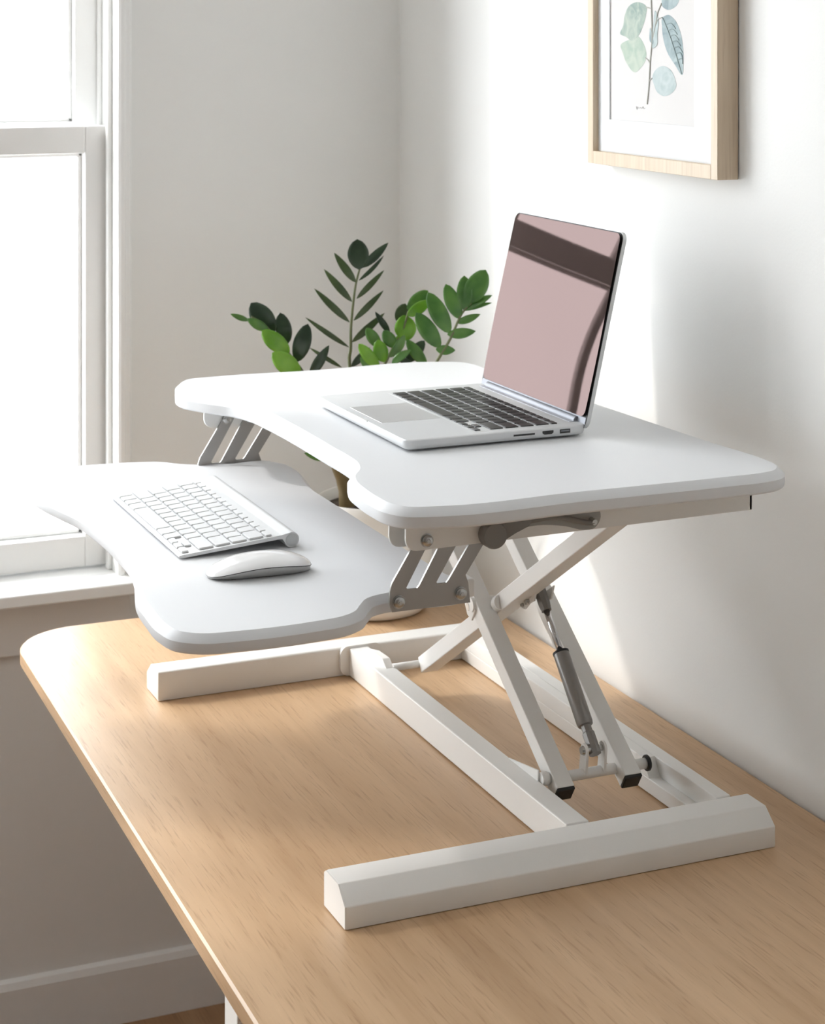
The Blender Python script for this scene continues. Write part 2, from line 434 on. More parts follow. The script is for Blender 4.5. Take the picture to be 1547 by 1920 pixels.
# release handle on the near rail
h = mk('handle_recess_plate', P([(1.2862, y, z) for y, z in catmull([(-.418, 1.120), (-.404, 1.1275), (-.375, 1.1315), (-.33, 1.1335), (-.295, 1.1335), (-.281, 1.126), (-.277, 1.114), (-.284, 1.103), (-.298, 1.102), (-.32, 1.108), (-.355, 1.1125), (-.395, 1.108), (-.412, 1.106)], 4)], (.0008, 0, 0)), M['recess_shade'], conv)  # flat plate; its grey stands for the shaded hole of the recess
bm = bmesh.new()
tube(bm, [(1.2870, -.4105, 1.1095), (1.298, -.4105, 1.1095), (1.3005, -.4105, 1.1095)], [.0142, .0142, .0132], 40)
prism(bm, [(1.290, y, z) for y, z in [(-.408, 1.121), (-.392, 1.1285), (-.372, 1.1265), (-.366, 1.1215), (-.369, 1.1155), (-.386, 1.1110), (-.402, 1.1005)]], (.008, 0, 0), bev=.0012)
hd = mk('release_handle', bm, M['grey_plastic'], conv, angle=40)
mk('lever_wire', T([(1.294, y, z) for y, z in catmull([(-.372, 1.1195), (-.36, 1.1205), (-.345, 1.1215), (-.33, 1.1205), (-.312, 1.1155), (-.298, 1.1115), (-.290, 1.1105)], 4, closed=False)], .0030, seg=10), M['grey_plastic'], hd, smooth=True)
mk('lever_pin', T([(1.288, -.2895, 1.1125), (1.297, -.2895, 1.1115)], .0032, seg=16), M['screw'], hd, angle=40)

# floor frame: two feet, two beams
def foot(name, pl, y0, y1):
    bm = bmesh.new(); prism(bm, [(x, y0, z) for x, z in pl], (0, y1-y0, 0), bev=.0012, seg=2)
    return mk(name, bm, M['steel'], conv, angle=30)
fn = foot('base_foot', [(1.297, .7505), (1.357, .7505), (1.357, .7735), (1.338, .7895), (1.302, .7895), (1.297, .786)], -.602, -.098)
ff = foot('base_foot', [(.588, .7505), (.645, .7505), (.645, .788), (.642, .7895), (.608, .7895), (.588, .7735)], -.596, -.098)
mk('end_cap', P([(x, -.6035, z) for x, z in [(1.2975, .7515), (1.3565, .7515), (1.3565, .7733), (1.3377, .789), (1.3025, .789), (1.2975, .7855)]], (0, .0018, 0)), M['steel'], fn)
bmn = bmesh.new(); box(bmn, .645, 1.2975, -.325, -.297, .7515, .7892, .0015)
prism(bmn, [(1.10, -.299, .789), (1.178, -.299, .789), (1.178, -.299, .8015)], (0, .002, 0))
prism(bmn, [(.66, -.299, .789), (.70, -.299, .7975), (.735, -.299, .7985), (.75, -.299, .789)], (0, -.012, 0), bev=.001, seg=1)
b1 = mk('base_beam', bmn, M['steel'], conv)
# channel beam on the wall side
bmf = bmesh.new(); X0, X1 = .645, 1.2975
box(bmf, X0, X1, -.137, -.118, .7515, .7892, .001)
box(bmf, X0, X1, -.152, -.137, .7515, .7690, .001)
box(bmf, X0, 1.145, -.152, -.137, .769, .7892, .001)
prism(bmf, [(1.145, -.152, .769), (1.175, -.152, .769), (1.163, -.152, .7892), (1.145, -.152, .7892)], (0, .015, 0))
b2 = mk('base_beam', bmf, M['steel'], conv)
cl = mk('beam_collar', slab([([V(p) for p in rrect(-.338, -.276, .7515, .7925, .012)], .0), ([V(p) for p in rrect(-.338, -.276, .7515, .7925, .012)], .006)]), M['steel'], conv)
# slab is built in xy: turn it to stand on the foot face
cl.data.transform(Matrix.Translation(ROOTLOC[conv.name]))
cl.data.transform(Matrix(((0, 0, 1, .645), (1, 0, 0, 0), (0, 1, 0, 0), (0, 0, 0, 1))))
cl.data.transform(Matrix.Translation(-ROOTLOC[conv.name]))
screw(ff, .645, -.160, .766, r=.0058)

# scissor legs
def leg(x0, z0, x1, z1, y0, y1, th, cap_at=None):
    d = V((x1-x0, 0, z1-z0)).normalized(); n = V((-d.z, 0, d.x))*th/2
    c0, c1 = V((x0, y0, z0)), V((x1, y0, z1))
    bm = P([c0-n, c1-n, c1+n, c0+n], (0, y1-y0, 0), bev=.0012, seg=2)
    o = mk('scissor_leg', bm, M['steel'], conv)
    if cap_at:
        for_cap = P([c0-n*.93-d*.0035, c0-n*.93+d*.001, c0+n*.93+d*.001, c0+n*.93-d*.0035], (0, y1-y0, 0), bev=.001, seg=1)
        k = mk('end_cap', for_cap, M['black'], o); k['label'] = 'black plastic end cap'
    return o
th = .021
# leg A in front, A2 behind it nearer the wall, B between them leaning the other way
off = V((-.0066, 0, -.0096))*.95      # from the near face line to the axis
a0 = V((1.202, 0, .7885)); a1 = V((.735, 0, 1.1105))
LA = leg(a0.x+off.x, a0.z+off.z, a1.x+off.x, a1.z+off.z, -.286, -.264, th, True)
LA2 = leg(a0.x+off.x+.004, a0.z+off.z+.003, a1.x+off.x, a1.z+off.z, -.201, -.179, th, True)
LB = leg(.752, .7885, 1.279, 1.1119, -.263, -.238, th)
mk('pivot_boss', T([(.975, -.290, .934), (.975, -.258, .934)], .0085, seg=24), M['steel'], conv, angle=40)
mk('pivot_bolt', T([(.967, -.2905, .9295), (.967, -.2865, .9295)], [.0048, .0052], seg=20), M['screw'], LA, angle=40)
mk('gusset', P([(x, -.2885, z) for x, z in [(.952, .934), (.968, .944), (.985, .930), (.975, .914), (.962, .918)]], (0, .0025, 0), bev=.0006, seg=1), M['steel'], LA)
mk('pivot_spacer', T([(.992, -.265, .936), (.992, -.262, .936), (1.004, -.262, .942)], [.009, .009, .009], seg=24), M['steel'], LB)
mk('pivot_rod', T([(.748, -.300, .789), (.748, -.255, .789)], .0050, seg=18), M['steel'], conv, smooth=True)
bm = bmesh.new(); tube(bm, [(.748, -.198, 1.09), (.748, -.29, 1.09)], .006, 18); box(bm, .589, .76, -.30, -.17, 1.118, 1.1385, .001)
mk('top_crossbar', bm, M['steel'], conv)
box_bm = B(1.225, 1.262, -.30, -.17, 1.116, 1.1385, .001)
mk('top_crossbar', box_bm, M['steel'], conv)
# cross rod with rollers
cr = mk('cross_rod', T([(1.181, -.284, .7905), (1.181, -.160, .7905)], .0062, seg=24), M['steel'], conv, smooth=True)
mk('roller', T([(1.181, -.2965, .7925), (1.181, -.295, .7925), (1.181, -.289, .7925), (1.181, -.2875, .7925)], [.0066, .0078, .0078, .0066], seg=26), M['steel'], cr, angle=40)
mk('roller', T([(1.181, -.1605, .7905), (1.181, -.1595, .7905), (1.181, -.157, .7905), (1.181, -.156, .7905)], [.0082, .0092, .0092, .0082], seg=26), M['black'], cr, angle=40)
for yy in (-.2435, -.2195):
    bm = bmesh.new(); prism(bm, [(x, yy, z) for x, z in [(1.173, .792), (1.189, .792), (1.191, .810)] + [(1.1845+.0075*math.cos(math.radians(t)), .8185+.0075*math.sin(math.radians(t))) for t in range(-10, 200, 20)]], (0, .003, 0))
    mk('strut_fork', bm, M['steel'], cr)
mk('fork_bolt', T([(1.1845, -.2468, .8185), (1.1845, -.2440, .8185), (1.1845, -.2165, .8185)], [.0042, .0055, .0032], seg=18), M['screw'], cr, angle=40)

# gas strut
s0, s1 = V((1.041, -.229, .967)), V((1.1845, -.2305, .8185)); sd = (s1-s0)
def sp(t): return s0+sd*t
strut = mk('gas_strut', T([sp(.425), sp(.43), sp(.445), sp(.845), sp(.862), sp(.866)], [.0086, .0096, .0098, .0098, .0088, .007], seg=32), M['strut'], conv, angle=40)
mk('piston_rod', T([sp(.13), sp(.43)], .0040, seg=20), M['rod'], strut, smooth=True)
mk('seal', T([sp(.416), sp(.429)], .0100, seg=30), M['black'], strut, angle=40)
bm = bmesh.new(); tube(bm, [sp(-.02), sp(.11), sp(.145), sp(.155)], [.0078, .0078, .0066, .0066], 8)
mk('top_clevis', bm, M['grey_plastic'], strut)
bm = bmesh.new(); tube(bm, [sp(.862), sp(.90), sp(.91), sp(1.03)], [.0062, .0062, .0076, .0076], 8)
mk('bottom_clevis', bm, M['strut'], strut)
for yy in (-.2425, -.2195):
    bm = bmesh.new(); prism(bm, [(x, yy, z) for x, z in [(1.018, .946), (1.062, .973), (1.055, .955), (1.043, .949), (1.030, .938), (1.020, .937)]], (0, .0022, 0))
    mk('strut_mount', bm, M['steel'], LB)
mk('mount_bolt', T([(1.040, -.2465, .951), (1.040, -.2425, .951)], [.0040, .0040], seg=16), M['screw'], LB, angle=40)
mk('mount_bolt', T([(1.026, -.2455, .943), (1.026, -.2425, .943)], [.0026, .0026], seg=16), M['screw'], LB, angle=40)

# ------------------------------------------------------------------ laptop
LX0, LX1, LY0, LY1 = .810, 1.105, -.432, -.196
lap = root('laptop', (.957, -.32, ZB), 'open silver laptop with black keys and a dark reflective screen on the white worktop', 'laptop')
zt = ZB+.0145
o2 = rrect(LX0, LX1, LY0, LY1, .011)
mk('base', slab([(inset(o2, .006), ZB+.0018), (inset(o2, .002), ZB+.0035), (inset(o2, .0003), ZB+.006), (o2, ZB+.0075), (o2, zt-.0012), (inset(o2, .0008), zt-.0003), (inset(o2, .0016), zt)]), M['alu'], lap, angle=30)
for x in (LX0+.02, LX1-.02):
    for y in (LY0+.02, LY1-.02): mk('rubber_foot', T([(x, y, ZB), (x, y, ZB+.003)], .006, seg=16), M['black'], lap)
# trackpad and finger notch
mk('trackpad', B(.898, 1.003, -.420, -.343, zt-.001, zt+.0003, .0002, seg=1), simple('trackpad_glass', (.66, .665, .67), .28, metal=.4), lap)
mk('finger_notch', B(.918, .985, LY0-.0003, LY0+.002, zt-.0035, zt+.0004), simple('notch_aluminium', (.86, .86, .86), .3, metal=.3), lap)
KX0, KX1 = .833, 1.090; KY0, KY1 = -.338, -.226
mk('keyboard_well', B(KX0-.002, KX1+.002, KY0-.002, KY1+.002, zt-.001, zt+.00015), M['alu'], lap)

def keyboard_keys(par, x0, x1, y0, y1, zf, h, mat, gap, fnr=.55, r=.0014, ext=0.):
    """keys as parts; zf(y) = deck height"""
    U = (x1-x0)/14.5; H = (y1-y0)/(5+fnr); gb = bmesh.new()
    rows = [
        [1, 1, 1, 1.25, 5, 1.25, 1, 'arrows'],
        [2.25]+[1]*10+[2.25],
        [1.75]+[1]*11+[1.75],
        [1.5]+[1]*13,
        [1]*13+[1.5],
        [14.5/14]*14]
    out = []
    for ri, row in enumerate(rows):
        ya = y0+H*ri; yb = ya+(H if ri < 5 else H*fnr); x = x0
        items = []
        for k in row:
            if k == 'arrows':
                ym = (ya+yb)/2
                items += [(x, x+U, ya, ym), (x+U, x+2*U, ya, ym), (x+U, x+2*U, ym, yb), (x+2*U, x+3*U, ya, ym)]
            else:
                items.append((x, x+k*U, ya, yb)); x += k*U
        for (a, b, c, d) in items:
            a += gap/2; b -= gap/2; c2 = c+gap/2; d2 = d-gap/2
            if d-c < H*.51 and ri == 0:
                c2 = c+gap*.28 if c > ya+1e-6 else c+gap/2; d2 = d-gap*.28 if d < yb-1e-6 else d-gap/2
            q = rrect(a, b, c2, d2, min(r, (d2-c2)*.3), 3)
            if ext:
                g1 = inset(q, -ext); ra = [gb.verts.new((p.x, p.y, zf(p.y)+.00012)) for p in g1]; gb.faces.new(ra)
            bm = bmesh.new()
            lv = [(q, -.0006), (q, h*.7), (inset(q, .0003), h)]
            R = [[bm.verts.new((p.x, p.y, zf(p.y)+z)) for p in qq] for qq, z in lv]
            N = len(q)
            for A_, B_ in zip(R, R[1:]):
                for k in range(N): bm.faces.new((A_[k], A_[(k+1) % N], B_[(k+1) % N], B_[k]))
            bm.faces.new(R[0][::-1]); bm.faces.new(R[-1])
            out.append(mk('key', bm, mat, par))
    if ext: mk('key_gap_shade', gb, M['port'] if mat is M['key_black'] else simple('gap_shade_grey', (.30, .30, .30), .6), par)  # grey footprints on the deck stand for shade in the key gaps
    return out
keyboard_keys(lap, KX0, KX1, KY0, KY1, lambda y: zt+.0002, .0011, M['key_black'], .0031)
# ports on the near side
xs = LX1
mk('card_slot', B(xs-.001, xs+.0003, -.294, -.266, ZB+.0078, ZB+.0100, .0002, seg=1), M['port'], lap)
mk('hdmi_port', P([(xs-.001, y, z) for y, z in [(-.256, ZB+.0112), (-.256, ZB+.0085), (-.2535, ZB+.0068), (-.244, ZB+.0068), (-.2415, ZB+.0085), (-.2415, ZB+.0112)]], (.0013, 0, 0)), M['port'], lap)
mk('usb_port', B(xs-.001, xs+.0003, -.233, -.219, ZB+.0065, ZB+.0114, .0002, seg=1), M['port'], lap)
mk('usb_tongue', B(xs-.001, xs+.0005, -.2315, -.2205, ZB+.0088, ZB+.0100), M['alu_dark'], lap)
# lid
hy, hz = -.197, ZB+.0165
up = V((0, .052, .2255)).normalized(); nrm = V((0, -up.z, up.y))     # nrm looks at the typist
LH = .2310
def lid(poly2, depth0, depth1, name, mat, par, ins=0, **k):
    bm = bmesh.new(); pl = inset(poly2, ins)
    a = [V((p.x, hy, hz)) + up*p.y + nrm*depth0 for p in pl]
    prism(bm, a, nrm*(depth1-depth0)); return mk(name, bm, mat, par, **k)
lp = rrect(LX0, LX1, -.008, LH, .011)
lidp = lid(lp, -.0048, 0, 'lid', M['alu'], lap, angle=30)
lid(lp, 0, .0006, 'screen_gasket', M['black'], lidp, ins=.0008)
def screen_sheet():
    bm = bmesh.new(); gp = rrect(LX0+.0022, LX1-.0022, .0055, LH-.0022, .009, 8); xc = (LX0+LX1)/2
    f = bm.faces.new([bm.verts.new((p.x, p.y, 0)) for p in gp])
    for k in range(1, 24):
        bmesh.ops.bisect_plane(bm, geom=bm.verts[:]+bm.edges[:]+bm.faces[:], plane_co=(LX0+(LX1-LX0)*k/24, 0, 0), plane_no=(1, 0, 0))
    for k in range(1, 18):
        bmesh.ops.bisect_plane(bm, geom=bm.verts[:]+bm.edges[:]+bm.faces[:], plane_co=(0, LH*k/18, 0), plane_no=(0, 1, 0))
    for v in bm.verts:
        x, y = v.co.x, v.co.y
        v.co = V((x, hy, hz))+up*y+nrm*(.0026+TW*(x-xc)*(y-.11)+BOW*(x-xc)*max(0, .12-y)**2)
    return mk('screen_glass', bm, M['screen'], lidp, smooth=True)
TW, BOW = .05, 1.1
screen_sheet()
lid(rrect(LX0+.0022, LX1-.0022, -.0075, .005, .001), .0006, .0010, 'chin', M['alu_dark'], lidp)
bm = bmesh.new(); tube(bm, [(LX0+.022, hy-.001, zt+.0005), (LX1-.022, hy-.001, zt+.0005)], .0052, 20)
mk('hinge', bm, M['alu_dark'], lap, smooth=False, angle=40)
mk('hinge_channel', B(LX0+.02, LX1-.02, hy-.0125, hy-.001, zt-.001, zt+.0006), simple('hinge_plate', (.45, .46, .50), .5, metal=.4), lap)

# ------------------------------------------------------------------ wireless keyboard
kb = root('keyboard', (.90, -.615, ZT), 'slim white wireless keyboard with aluminium body on the lower tray', 'keyboard')
ax0, ax1 = .741, 1.048; ay0, ay1 = -.684, -.541
def deck(y): return ZT+.0052+(y-ay0)/(ay1-ay0)*.0118
rc = .0090; cyc = ay1-rc; czc = ZT+rc+.0002
# plate + tube profile in (y, z)
prf = [(ay0, ZT+.0022), (ay0-.0004, ZT+.0038), (ay0+.0006, deck(ay0))]
top_y = cyc-.002
prf += [(top_y-.01, deck(top_y-.01))]
for t in range(100, -150, -12): prf.append((cyc+rc*math.cos(math.radians(t)), czc+rc*math.sin(math.radians(t))))
prf += [(cyc-rc*.98, czc-.002), (cyc-rc-.002, czc+.0022), (cyc-rc-.006, deck(cyc-rc-.006)-.0038)]
prf += [(ay0+.006, ZT+.0018)]
mk('body', P([(ax0, y, z) for y, z in prf], (ax1-ax0, 0, 0), bev=.0004, seg=1), M['kb_alu'], kb, angle=30)
mk('front_foot', B(ax0+.01, ax1-.01, ay0+.004, ay0+.012, ZT, ZT+.0026), M['kb_alu'], kb)
mk('battery_cap', T([(ax1-.0005, cyc, czc), (ax1+.0006, cyc, czc), (ax1+.0012, cyc, czc)], [rc*.82, rc*.82, rc*.70], seg=30), M['kb_cap'], kb, angle=40)
mk('battery_cap', T([(ax0+.0005, cyc, czc), (ax0-.0008, cyc, czc)], rc*.80, seg=30), M['kb_cap'], kb, angle=40)
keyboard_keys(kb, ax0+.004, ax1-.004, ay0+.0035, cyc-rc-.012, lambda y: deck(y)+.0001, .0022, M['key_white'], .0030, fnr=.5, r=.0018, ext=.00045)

# ------------------------------------------------------------------ mouse
mo = root('mouse', (1.13, -.618, ZT), 'low glossy white wireless mouse beside the white keyboard on the tray', 'mouse')
ang = math.radians(4); mc = V((1.132, -.618, ZT)); ML, MW = .0585, .0290
ay_ = V((math.sin(ang), math.cos(ang), 0)); ax_ = V((math.cos(ang), -math.sin(ang), 0))
def mw(s): return MW*max(0., (1-abs(s)**3.0))**(1/2.3)
def seam(s): return .0048+.0080*(1-s*s)+.0018*s
def topz(s): return seam(s)+.0008+.0086*(1-abs(s)**3.2)**.6
NS, NC = 41, 17
ss = [math.sin(math.pi/2*(-1+2*i/(NS-1))) for i in range(NS)]
def shell(fn, name, mat):
    bm = bmesh.new(); G = []
    for s in ss:
        w = mw(s); row = []
        for j in range(NC):
            t = -1+2*j/(NC-1); row.append(bm.verts.new(fn(s, t, w)))
        G.append(row)
    for i in range(NS-1):
        for j in range(NC-1):
            bm.faces.new((G[i][j], G[i+1][j], G[i+1][j+1], G[i][j+1]))
    bmesh.ops.remove_doubles(bm, verts=bm.verts, dist=1e-6)
    return bm
def ftop(s, t, w):
    a = math.sin(t*math.pi/2); z = seam(s)+(topz(s)-seam(s))*(1-abs(a)**2.6)**.8 if abs(a) < 1 else seam(s)
    return mc+ay_*(s*ML)+ax_*(a*w)+V((0, 0, z))
bm = shell(ftop, 't', None)
mk('top_shell', bm, M['mouse_top'], mo, smooth=True)
def fbot(s, t, w):
    a = math.sin(t*math.pi/2)
    k = 1-.30*(1-abs(a)**6)*0
    ww = w*.985; zz = seam(s)-.0008
    # sides go down and tuck in, bottom is flat
    f = abs(t)
    if f > .55: u = (1-f)/.45; xx = ww*(1-.28*u**1.6); z = zz*(1-u)**.8 + .0006*u
    else: xx = ww*.72*f/.55; z = .0006
    return mc+ay_*(s*ML*.985)+ax_*(xx*(1 if t >= 0 else -1))+V((0, 0, max(.0006, z)))
bm = shell(fbot, 'b', None)
mk('base_shell', bm, M['mouse_base'], mo, smooth=True)
sp_ = [mc+ay_*(s*ML*.997)+ax_*(sg*mw(s)*.997)+V((0, 0, seam(s)-.0002)) for sg, q_ in ((1, ss), (-1, ss[::-1])) for s in q_]
sp_ = [p for i, p in enumerate(sp_) if i == 0 or (p-sp_[i-1]).length > 1e-5]
mk('seam', T(sp_, .00045, seg=6, cap=False), M['port'], mo, smooth=True)
for sx in (-.012, .012):
    c = mc+ax_*sx; mk('glide', B(c.x-.0015, c.x+.0015, c.y-.035, c.y+.035, ZT, ZT+.0012), M['black'], mo)

# ------------------------------------------------------------------ picture on the wall
pic = root('picture_frame', (.965, 0, 1.68), 'pale ash framed botanical leaf watercolour hanging on the white wall', 'picture')
px0, px1, pz0, pz1, pd = .798, 1.131, 1.463, 1.925, .031
fw = .0155
bm = bmesh.new()
yb, yf = -.0015, -pd
for (a, b, c, d) in ((px0, px0+fw, pz0, pz1), (px1-fw, px1, pz0, pz1), (px0+fw, px1-fw, pz0, pz0+fw+.002), (px0+fw, px1-fw, pz1-fw-.002, pz1)):
    box(bm, a, b, yf, yb, c, d, .0005, 1)
fr = mk('frame', bm, M['frame_wood'], pic)
mk('backing', B(px0+fw*.8, px1-fw*.8, -.010, -.003, pz0+fw*.8, pz1-fw*.8), M['mat'], pic)
ax, bx, az, bz = .844, 1.063, 1.5245, 1.868
bm = bmesh.new(); ym = -.0225
for (a, b, c, d) in ((px0+fw, ax, pz0+fw, pz1-fw), (bx, px1-fw, pz0+fw, pz1-fw), (ax, bx, pz0+fw, az), (ax, bx, bz, pz1-fw)):
    box(bm, a, b, ym, -.010, c, d)
mk('mat_border', bm, M['mat'], pic)
mk('art_print', B(ax-.004, bx+.004, -.0205, -.0195, az-.004, bz+.004), M['paper'], pic)
art = pic
def art_pt(u, v):   # zoomed drawing units of the lower half of the print -> wall coordinates
    return (.8605 + (u-400)*.000357, 0, 1.5245 + (905-v)*.000176*1.02)
def art_poly(pts, name, mat, lift=.0003, n=6):
    c = catmull([(p[0], p[1]) for p in pts], n)
    w = [art_pt(p.x, p.y) for p in c]
    bm = P([(x, -.0205-lift, z) for x, _, z in w], (0, .0002, 0))
    return mk(name, bm, M[mat], pic)
def art_line(pts, wd, mat='twig', lift=.0006, name='painted_stem'):
    c = catmull(pts, 6, closed=False)
    bm = bmesh.new(); tube(bm, [(art_pt(p.x, p.y)[0], -.0205-lift*.6, art_pt(p.x, p.y)[2]) for p in c], wd, 8)
    return mk(name, bm, M[mat], pic)
art_line([(632, 770), (645, 640), (655, 450), (668, 300), (665, 120), (660, -60), (670, -260), (690, -520), (700, -760)], .0011)
art_line([(650, 470), (635, 445), (618, 435)], .0008); art_line([(645, 610), (655, 590), (668, 580)], .0008)
art_line([(665, 80), (640, 68), (625, 66)], .0008); art_line([(700, 190), (712, 150), (740, 140)], .0008)
art_line([(668, 310), (695, 180), (710, 100), (735, 40)], .0009)
art_poly([(625, 60), (560, 25), (500, 50), (465, 120), (452, 200), (430, 262), (470, 280), (520, 310), (560, 280), (600, 200), (622, 120)], 'painted_leaf', 'wcA')
art_poly([(555, 275), (500, 300), (432, 345), (448, 400), (480, 480), (540, 543), (590, 500), (622, 440), (612, 350)], 'painted_leaf', 'wcB', .0002)
art_poly([(742, 140), (780, 122), (820, 150), (860, 230), (882, 340), (886, 450), (876, 548), (830, 480), (780, 400), (748, 300), (738, 210)], 'painted_leaf', 'wcC')
art_line([(745, 145), (780, 230), (830, 380), (876, 540)], .0007, 'wcV', .001, 'painted_vein')
for k in range(7):
    t = k/7; x0 = 772+92*t; y0 = 190+290*t
    art_line([(x0, y0), (x0+28, y0-8), (min(882, x0+62-10*t), y0+30)], .0006, 'wcV', .0012, 'painted_vein')
art_poly([(668, 585), (700, 510), (745, 488), (795, 512), (832, 590), (838, 615), (805, 680), (745, 704), (705, 680), (680, 625)], 'painted_leaf', 'wcD')
art_poly([(735, 10), (740, 60), (780, 86), (830, 65), (860, 10), (868, -60), (850, -140), (800, -180), (750, -120), (735, -50)], 'painted_leaf', 'wcC')
art_poly([(655, 215), (650, 260), (660, 322), (672, 330), (668, 260)], 'painted_leaf', 'wcC', .0008)
art_poly([(690, 90), (678, 180), (672, 280), (676, 362), (690, 355), (706, 250), (712, 150)], 'painted_leaf', 'wcD', .0006)
# upper, out of view, part of the sprig
for (cx, cy, s, t) in ((540, -330, 1, 'wcA'), (850, -420, -1, 'wcB'), (560, -620, 1, 'wcC'), (820, -700, -1, 'wcD'), (690, -860, 1, 'wcA')):
    art_poly([(cx, cy+110), (cx-70, cy+20), (cx-40, cy-110), (cx+20, cy-150), (cx+75, cy-60), (cx+60, cy+50)], 'painted_leaf', t)
art_line([(550, 792), (556, 815), (560, 795), (570, 806), (582, 798), (590, 806), (600, 790), (604, 806), (616, 800)], .0003, 'pencil', .0004, 'pencil_signature')

# ------------------------------------------------------------------ potted plant
pc = V((.366, -.174, .75))
plant = root('potted_plant', tuple(pc), 'leafy green houseplant in a rounded cream pot behind the converter at the room corner', 'plant')
bm = bmesh.new()
lathe(bm, pc, [(0, .7503), (.068, .7503), (.078, .753), (.085, .761), (.088, .775), (.0895, .80), (.0895, .86), (.088, .905), (.0875, .921), (.0855, .923), (.0835, .921), (.083, .898), (.0, .896)])
pot = mk('pot', bm, M['pot'], plant, angle=60)
bm = bmesh.new(); lathe(bm, pc, [(0, .911), (.03, .912), (.06, .909), (.0828, .906), (.0828, .903), (0, .897)], 40)
for v in bm.verts: v.co.z += random.uniform(-.0015, .0015)
mk('soil', bm, M['soil'], plant, smooth=True)
# camera-independent frame used only to lay the plant out: a = along the picture's right, b = away from the window corner
PR = V((.3916, .9201, 0)); PF = V((-.9201, .3916, 0))
def pp(u, v, dep=0.):
    """u, v: drawing units; plant sheet through the pot centre; dep towards the room (+)"""
    base = V((.372, -.172, 0)) - PF*dep
    k = (3.012-dep)/3.012
    px = 400+u/2.7625; py = 420+v/2.7625
    lat = (px-773.5)/3650*3.012*k; z = 1.65-(py-50)/3650*3.012*k
    c = V((3.165, -1.30, 0)); d = base-c; fd = d.dot(PF)
    p = c + PF*fd + PR*lat
    return V((p.x, p.y, z))
def leaf(bm_name, b, t, w, mat, dep=0., roll=0., bend=.12, dt=0., fold=.18):
    p0 = pp(*b, dep); p1 = pp(*t, dep+dt); ax = p1-p0; Ln = ax.length; ax.normalize()
    sd = ax.cross(PF)
    sd.normalize(); nn = sd.cross(ax).normalized()
    if nn.dot(PF) > 0: nn = -nn           # towards the room
    q = Matrix.Rotation(roll, 3, ax); sd = q @ sd; nn = q @ nn
    W = w/2.7625/3650*3.0/2
    bm = bmesh.new(); n = 12; rows = []
    for i in range(n+1):
        s = i/n
        ww = W*(math.sin(math.pi*min(1, s**(1.0 if w > 58 else .86)))**(.58 if w > 58 else .74))*(1.0 if s < .999 else 0)
        if i == 0: ww = W*.08
        c = p0+ax*(Ln*s)+nn*(bend*Ln*4*s*(1-s)*.35 - bend*Ln*.5*s*s)
        row = []
        for j, f in enumerate((-1, -.6, 0, .6, 1)):
            row.append(c+sd*(ww*f)+nn*(abs(f)*ww*fold*(1.2-.4*abs(f))))
        rows.append(row)
    th = nn*-.0005
    for off_ in (V((0, 0, 0)), th):
        R = [[bm.verts.new(p+off_) for p in row] for row in rows]
        for r1, r2 in zip(R, R[1:]):
            for j in range(4): bm.faces.new((r1[j], r1[j+1], r2[j+1], r2[j]))
        if off_.length == 0: R0 = R
    for i in range(n):
        for j in (0, 4):
            bm.faces.new((R0[i][j], R0[i+1][j], R[i+1][j], R[i][j]))
    return mk('leaf', bm, M[mat], bm_name, smooth=True)
def stem(pts, r0, r1, mat='stem', dep=0., base=None):
    P_ = [pp(u, v, dep) for u, v in pts]
    if base is not None: P_ = [V(base)] + P_
    # smooth in 3D
    out = []
    for i in range(len(P_)-1):
        a, b, c, d = P_[max(0, i-1)], P_[i], P_[i+1], P_[min(len(P_)-1, i+2)]
        for k in range(5):
            t = k/5; out.append(.5*((2*b)+(c-a)*t+(2*a-5*b+4*c-d)*t*t+(3*b-a-3*c+d)*t**3))
    out.append(P_[-1]); n = len(out)
    return mk('stem', T(out, [r0+(r1-r0)*i/(n-1) for i in range(n)], seg=12), M[mat], plant, smooth=True)
bs = lambda dx, dy: (pc.x+dx, pc.y+dy, .908)
S2 = stem([(712, 790), (712, 640), (714, 520), (735, 330), (760, 225)], .0032, .0014, 'stem', 0, bs(.0, -.005))
for b, t, w, m, kw in [
    ((757, 236), (745, 78), 112, 'leafD', dict(bend=.05)), ((775, 225), (907, 97), 46, 'leafD', {}), ((755, 292), (887, 168), 26, 'leafD', dict(roll=.5)),
    ((738, 302), (625, 150), 44, 'leafO', {}), ((742, 387), (885, 240), 32, 'leafO', {}), ((718, 402), (572, 235), 40, 'leafO', {}),
    ((727, 500), (882, 345), 34, 'leafO', {}), ((705, 508), (522, 336), 38, 'leafO', {}), ((718, 612), (888, 462), 40, 'leafO', {}),
    ((702, 638), (475, 485), 28, 'leafO', {}), ((715, 738), (812, 640), 40, 'leafD', {}), ((665, 742), (498, 642), 24, 'leafO', {})]:
    leaf(S2, b, t, w, m, dep=.004, **kw)
S1 = stem([(620, 980), (500, 820), (430, 720), (330, 600), (262, 520), (195, 480)], .0038, .0014, 'stem', .02, bs(-.01, -.022))
for b, t, w, m, kw in [
    ((318, 560), (193, 410), 118, 'leafD', dict(dep=.012)), ((385, 620), (345, 460), 84, 'leafD', dict(dep=.01)), ((430, 715), (490, 518), 92, 'leafD', dict(dep=.02)),
    ((285, 548), (172, 490), 52, 'leafM', dict(dep=.03)), ((395, 665), (250, 552), 92, 'leafB', dict(dep=.035)), ((452, 775), (303, 668), 104, 'leafB', dict(dep=.04)),
    ((185, 500), (88, 466), 30, 'leafM', dict(dep=.02)), ((500, 790), (600, 628), 56, 'leafD', dict(dep=.03)), ((560, 800), (470, 840), 60, 'leafM', dict(dep=.02))]:
    leaf(S1, b, t, w, m, **kw)
S4 = stem([(800, 860), (870, 760), (930, 640), (985, 540), (1010, 450)], .0034, .0014, 'stem', .05, bs(.012, .008))
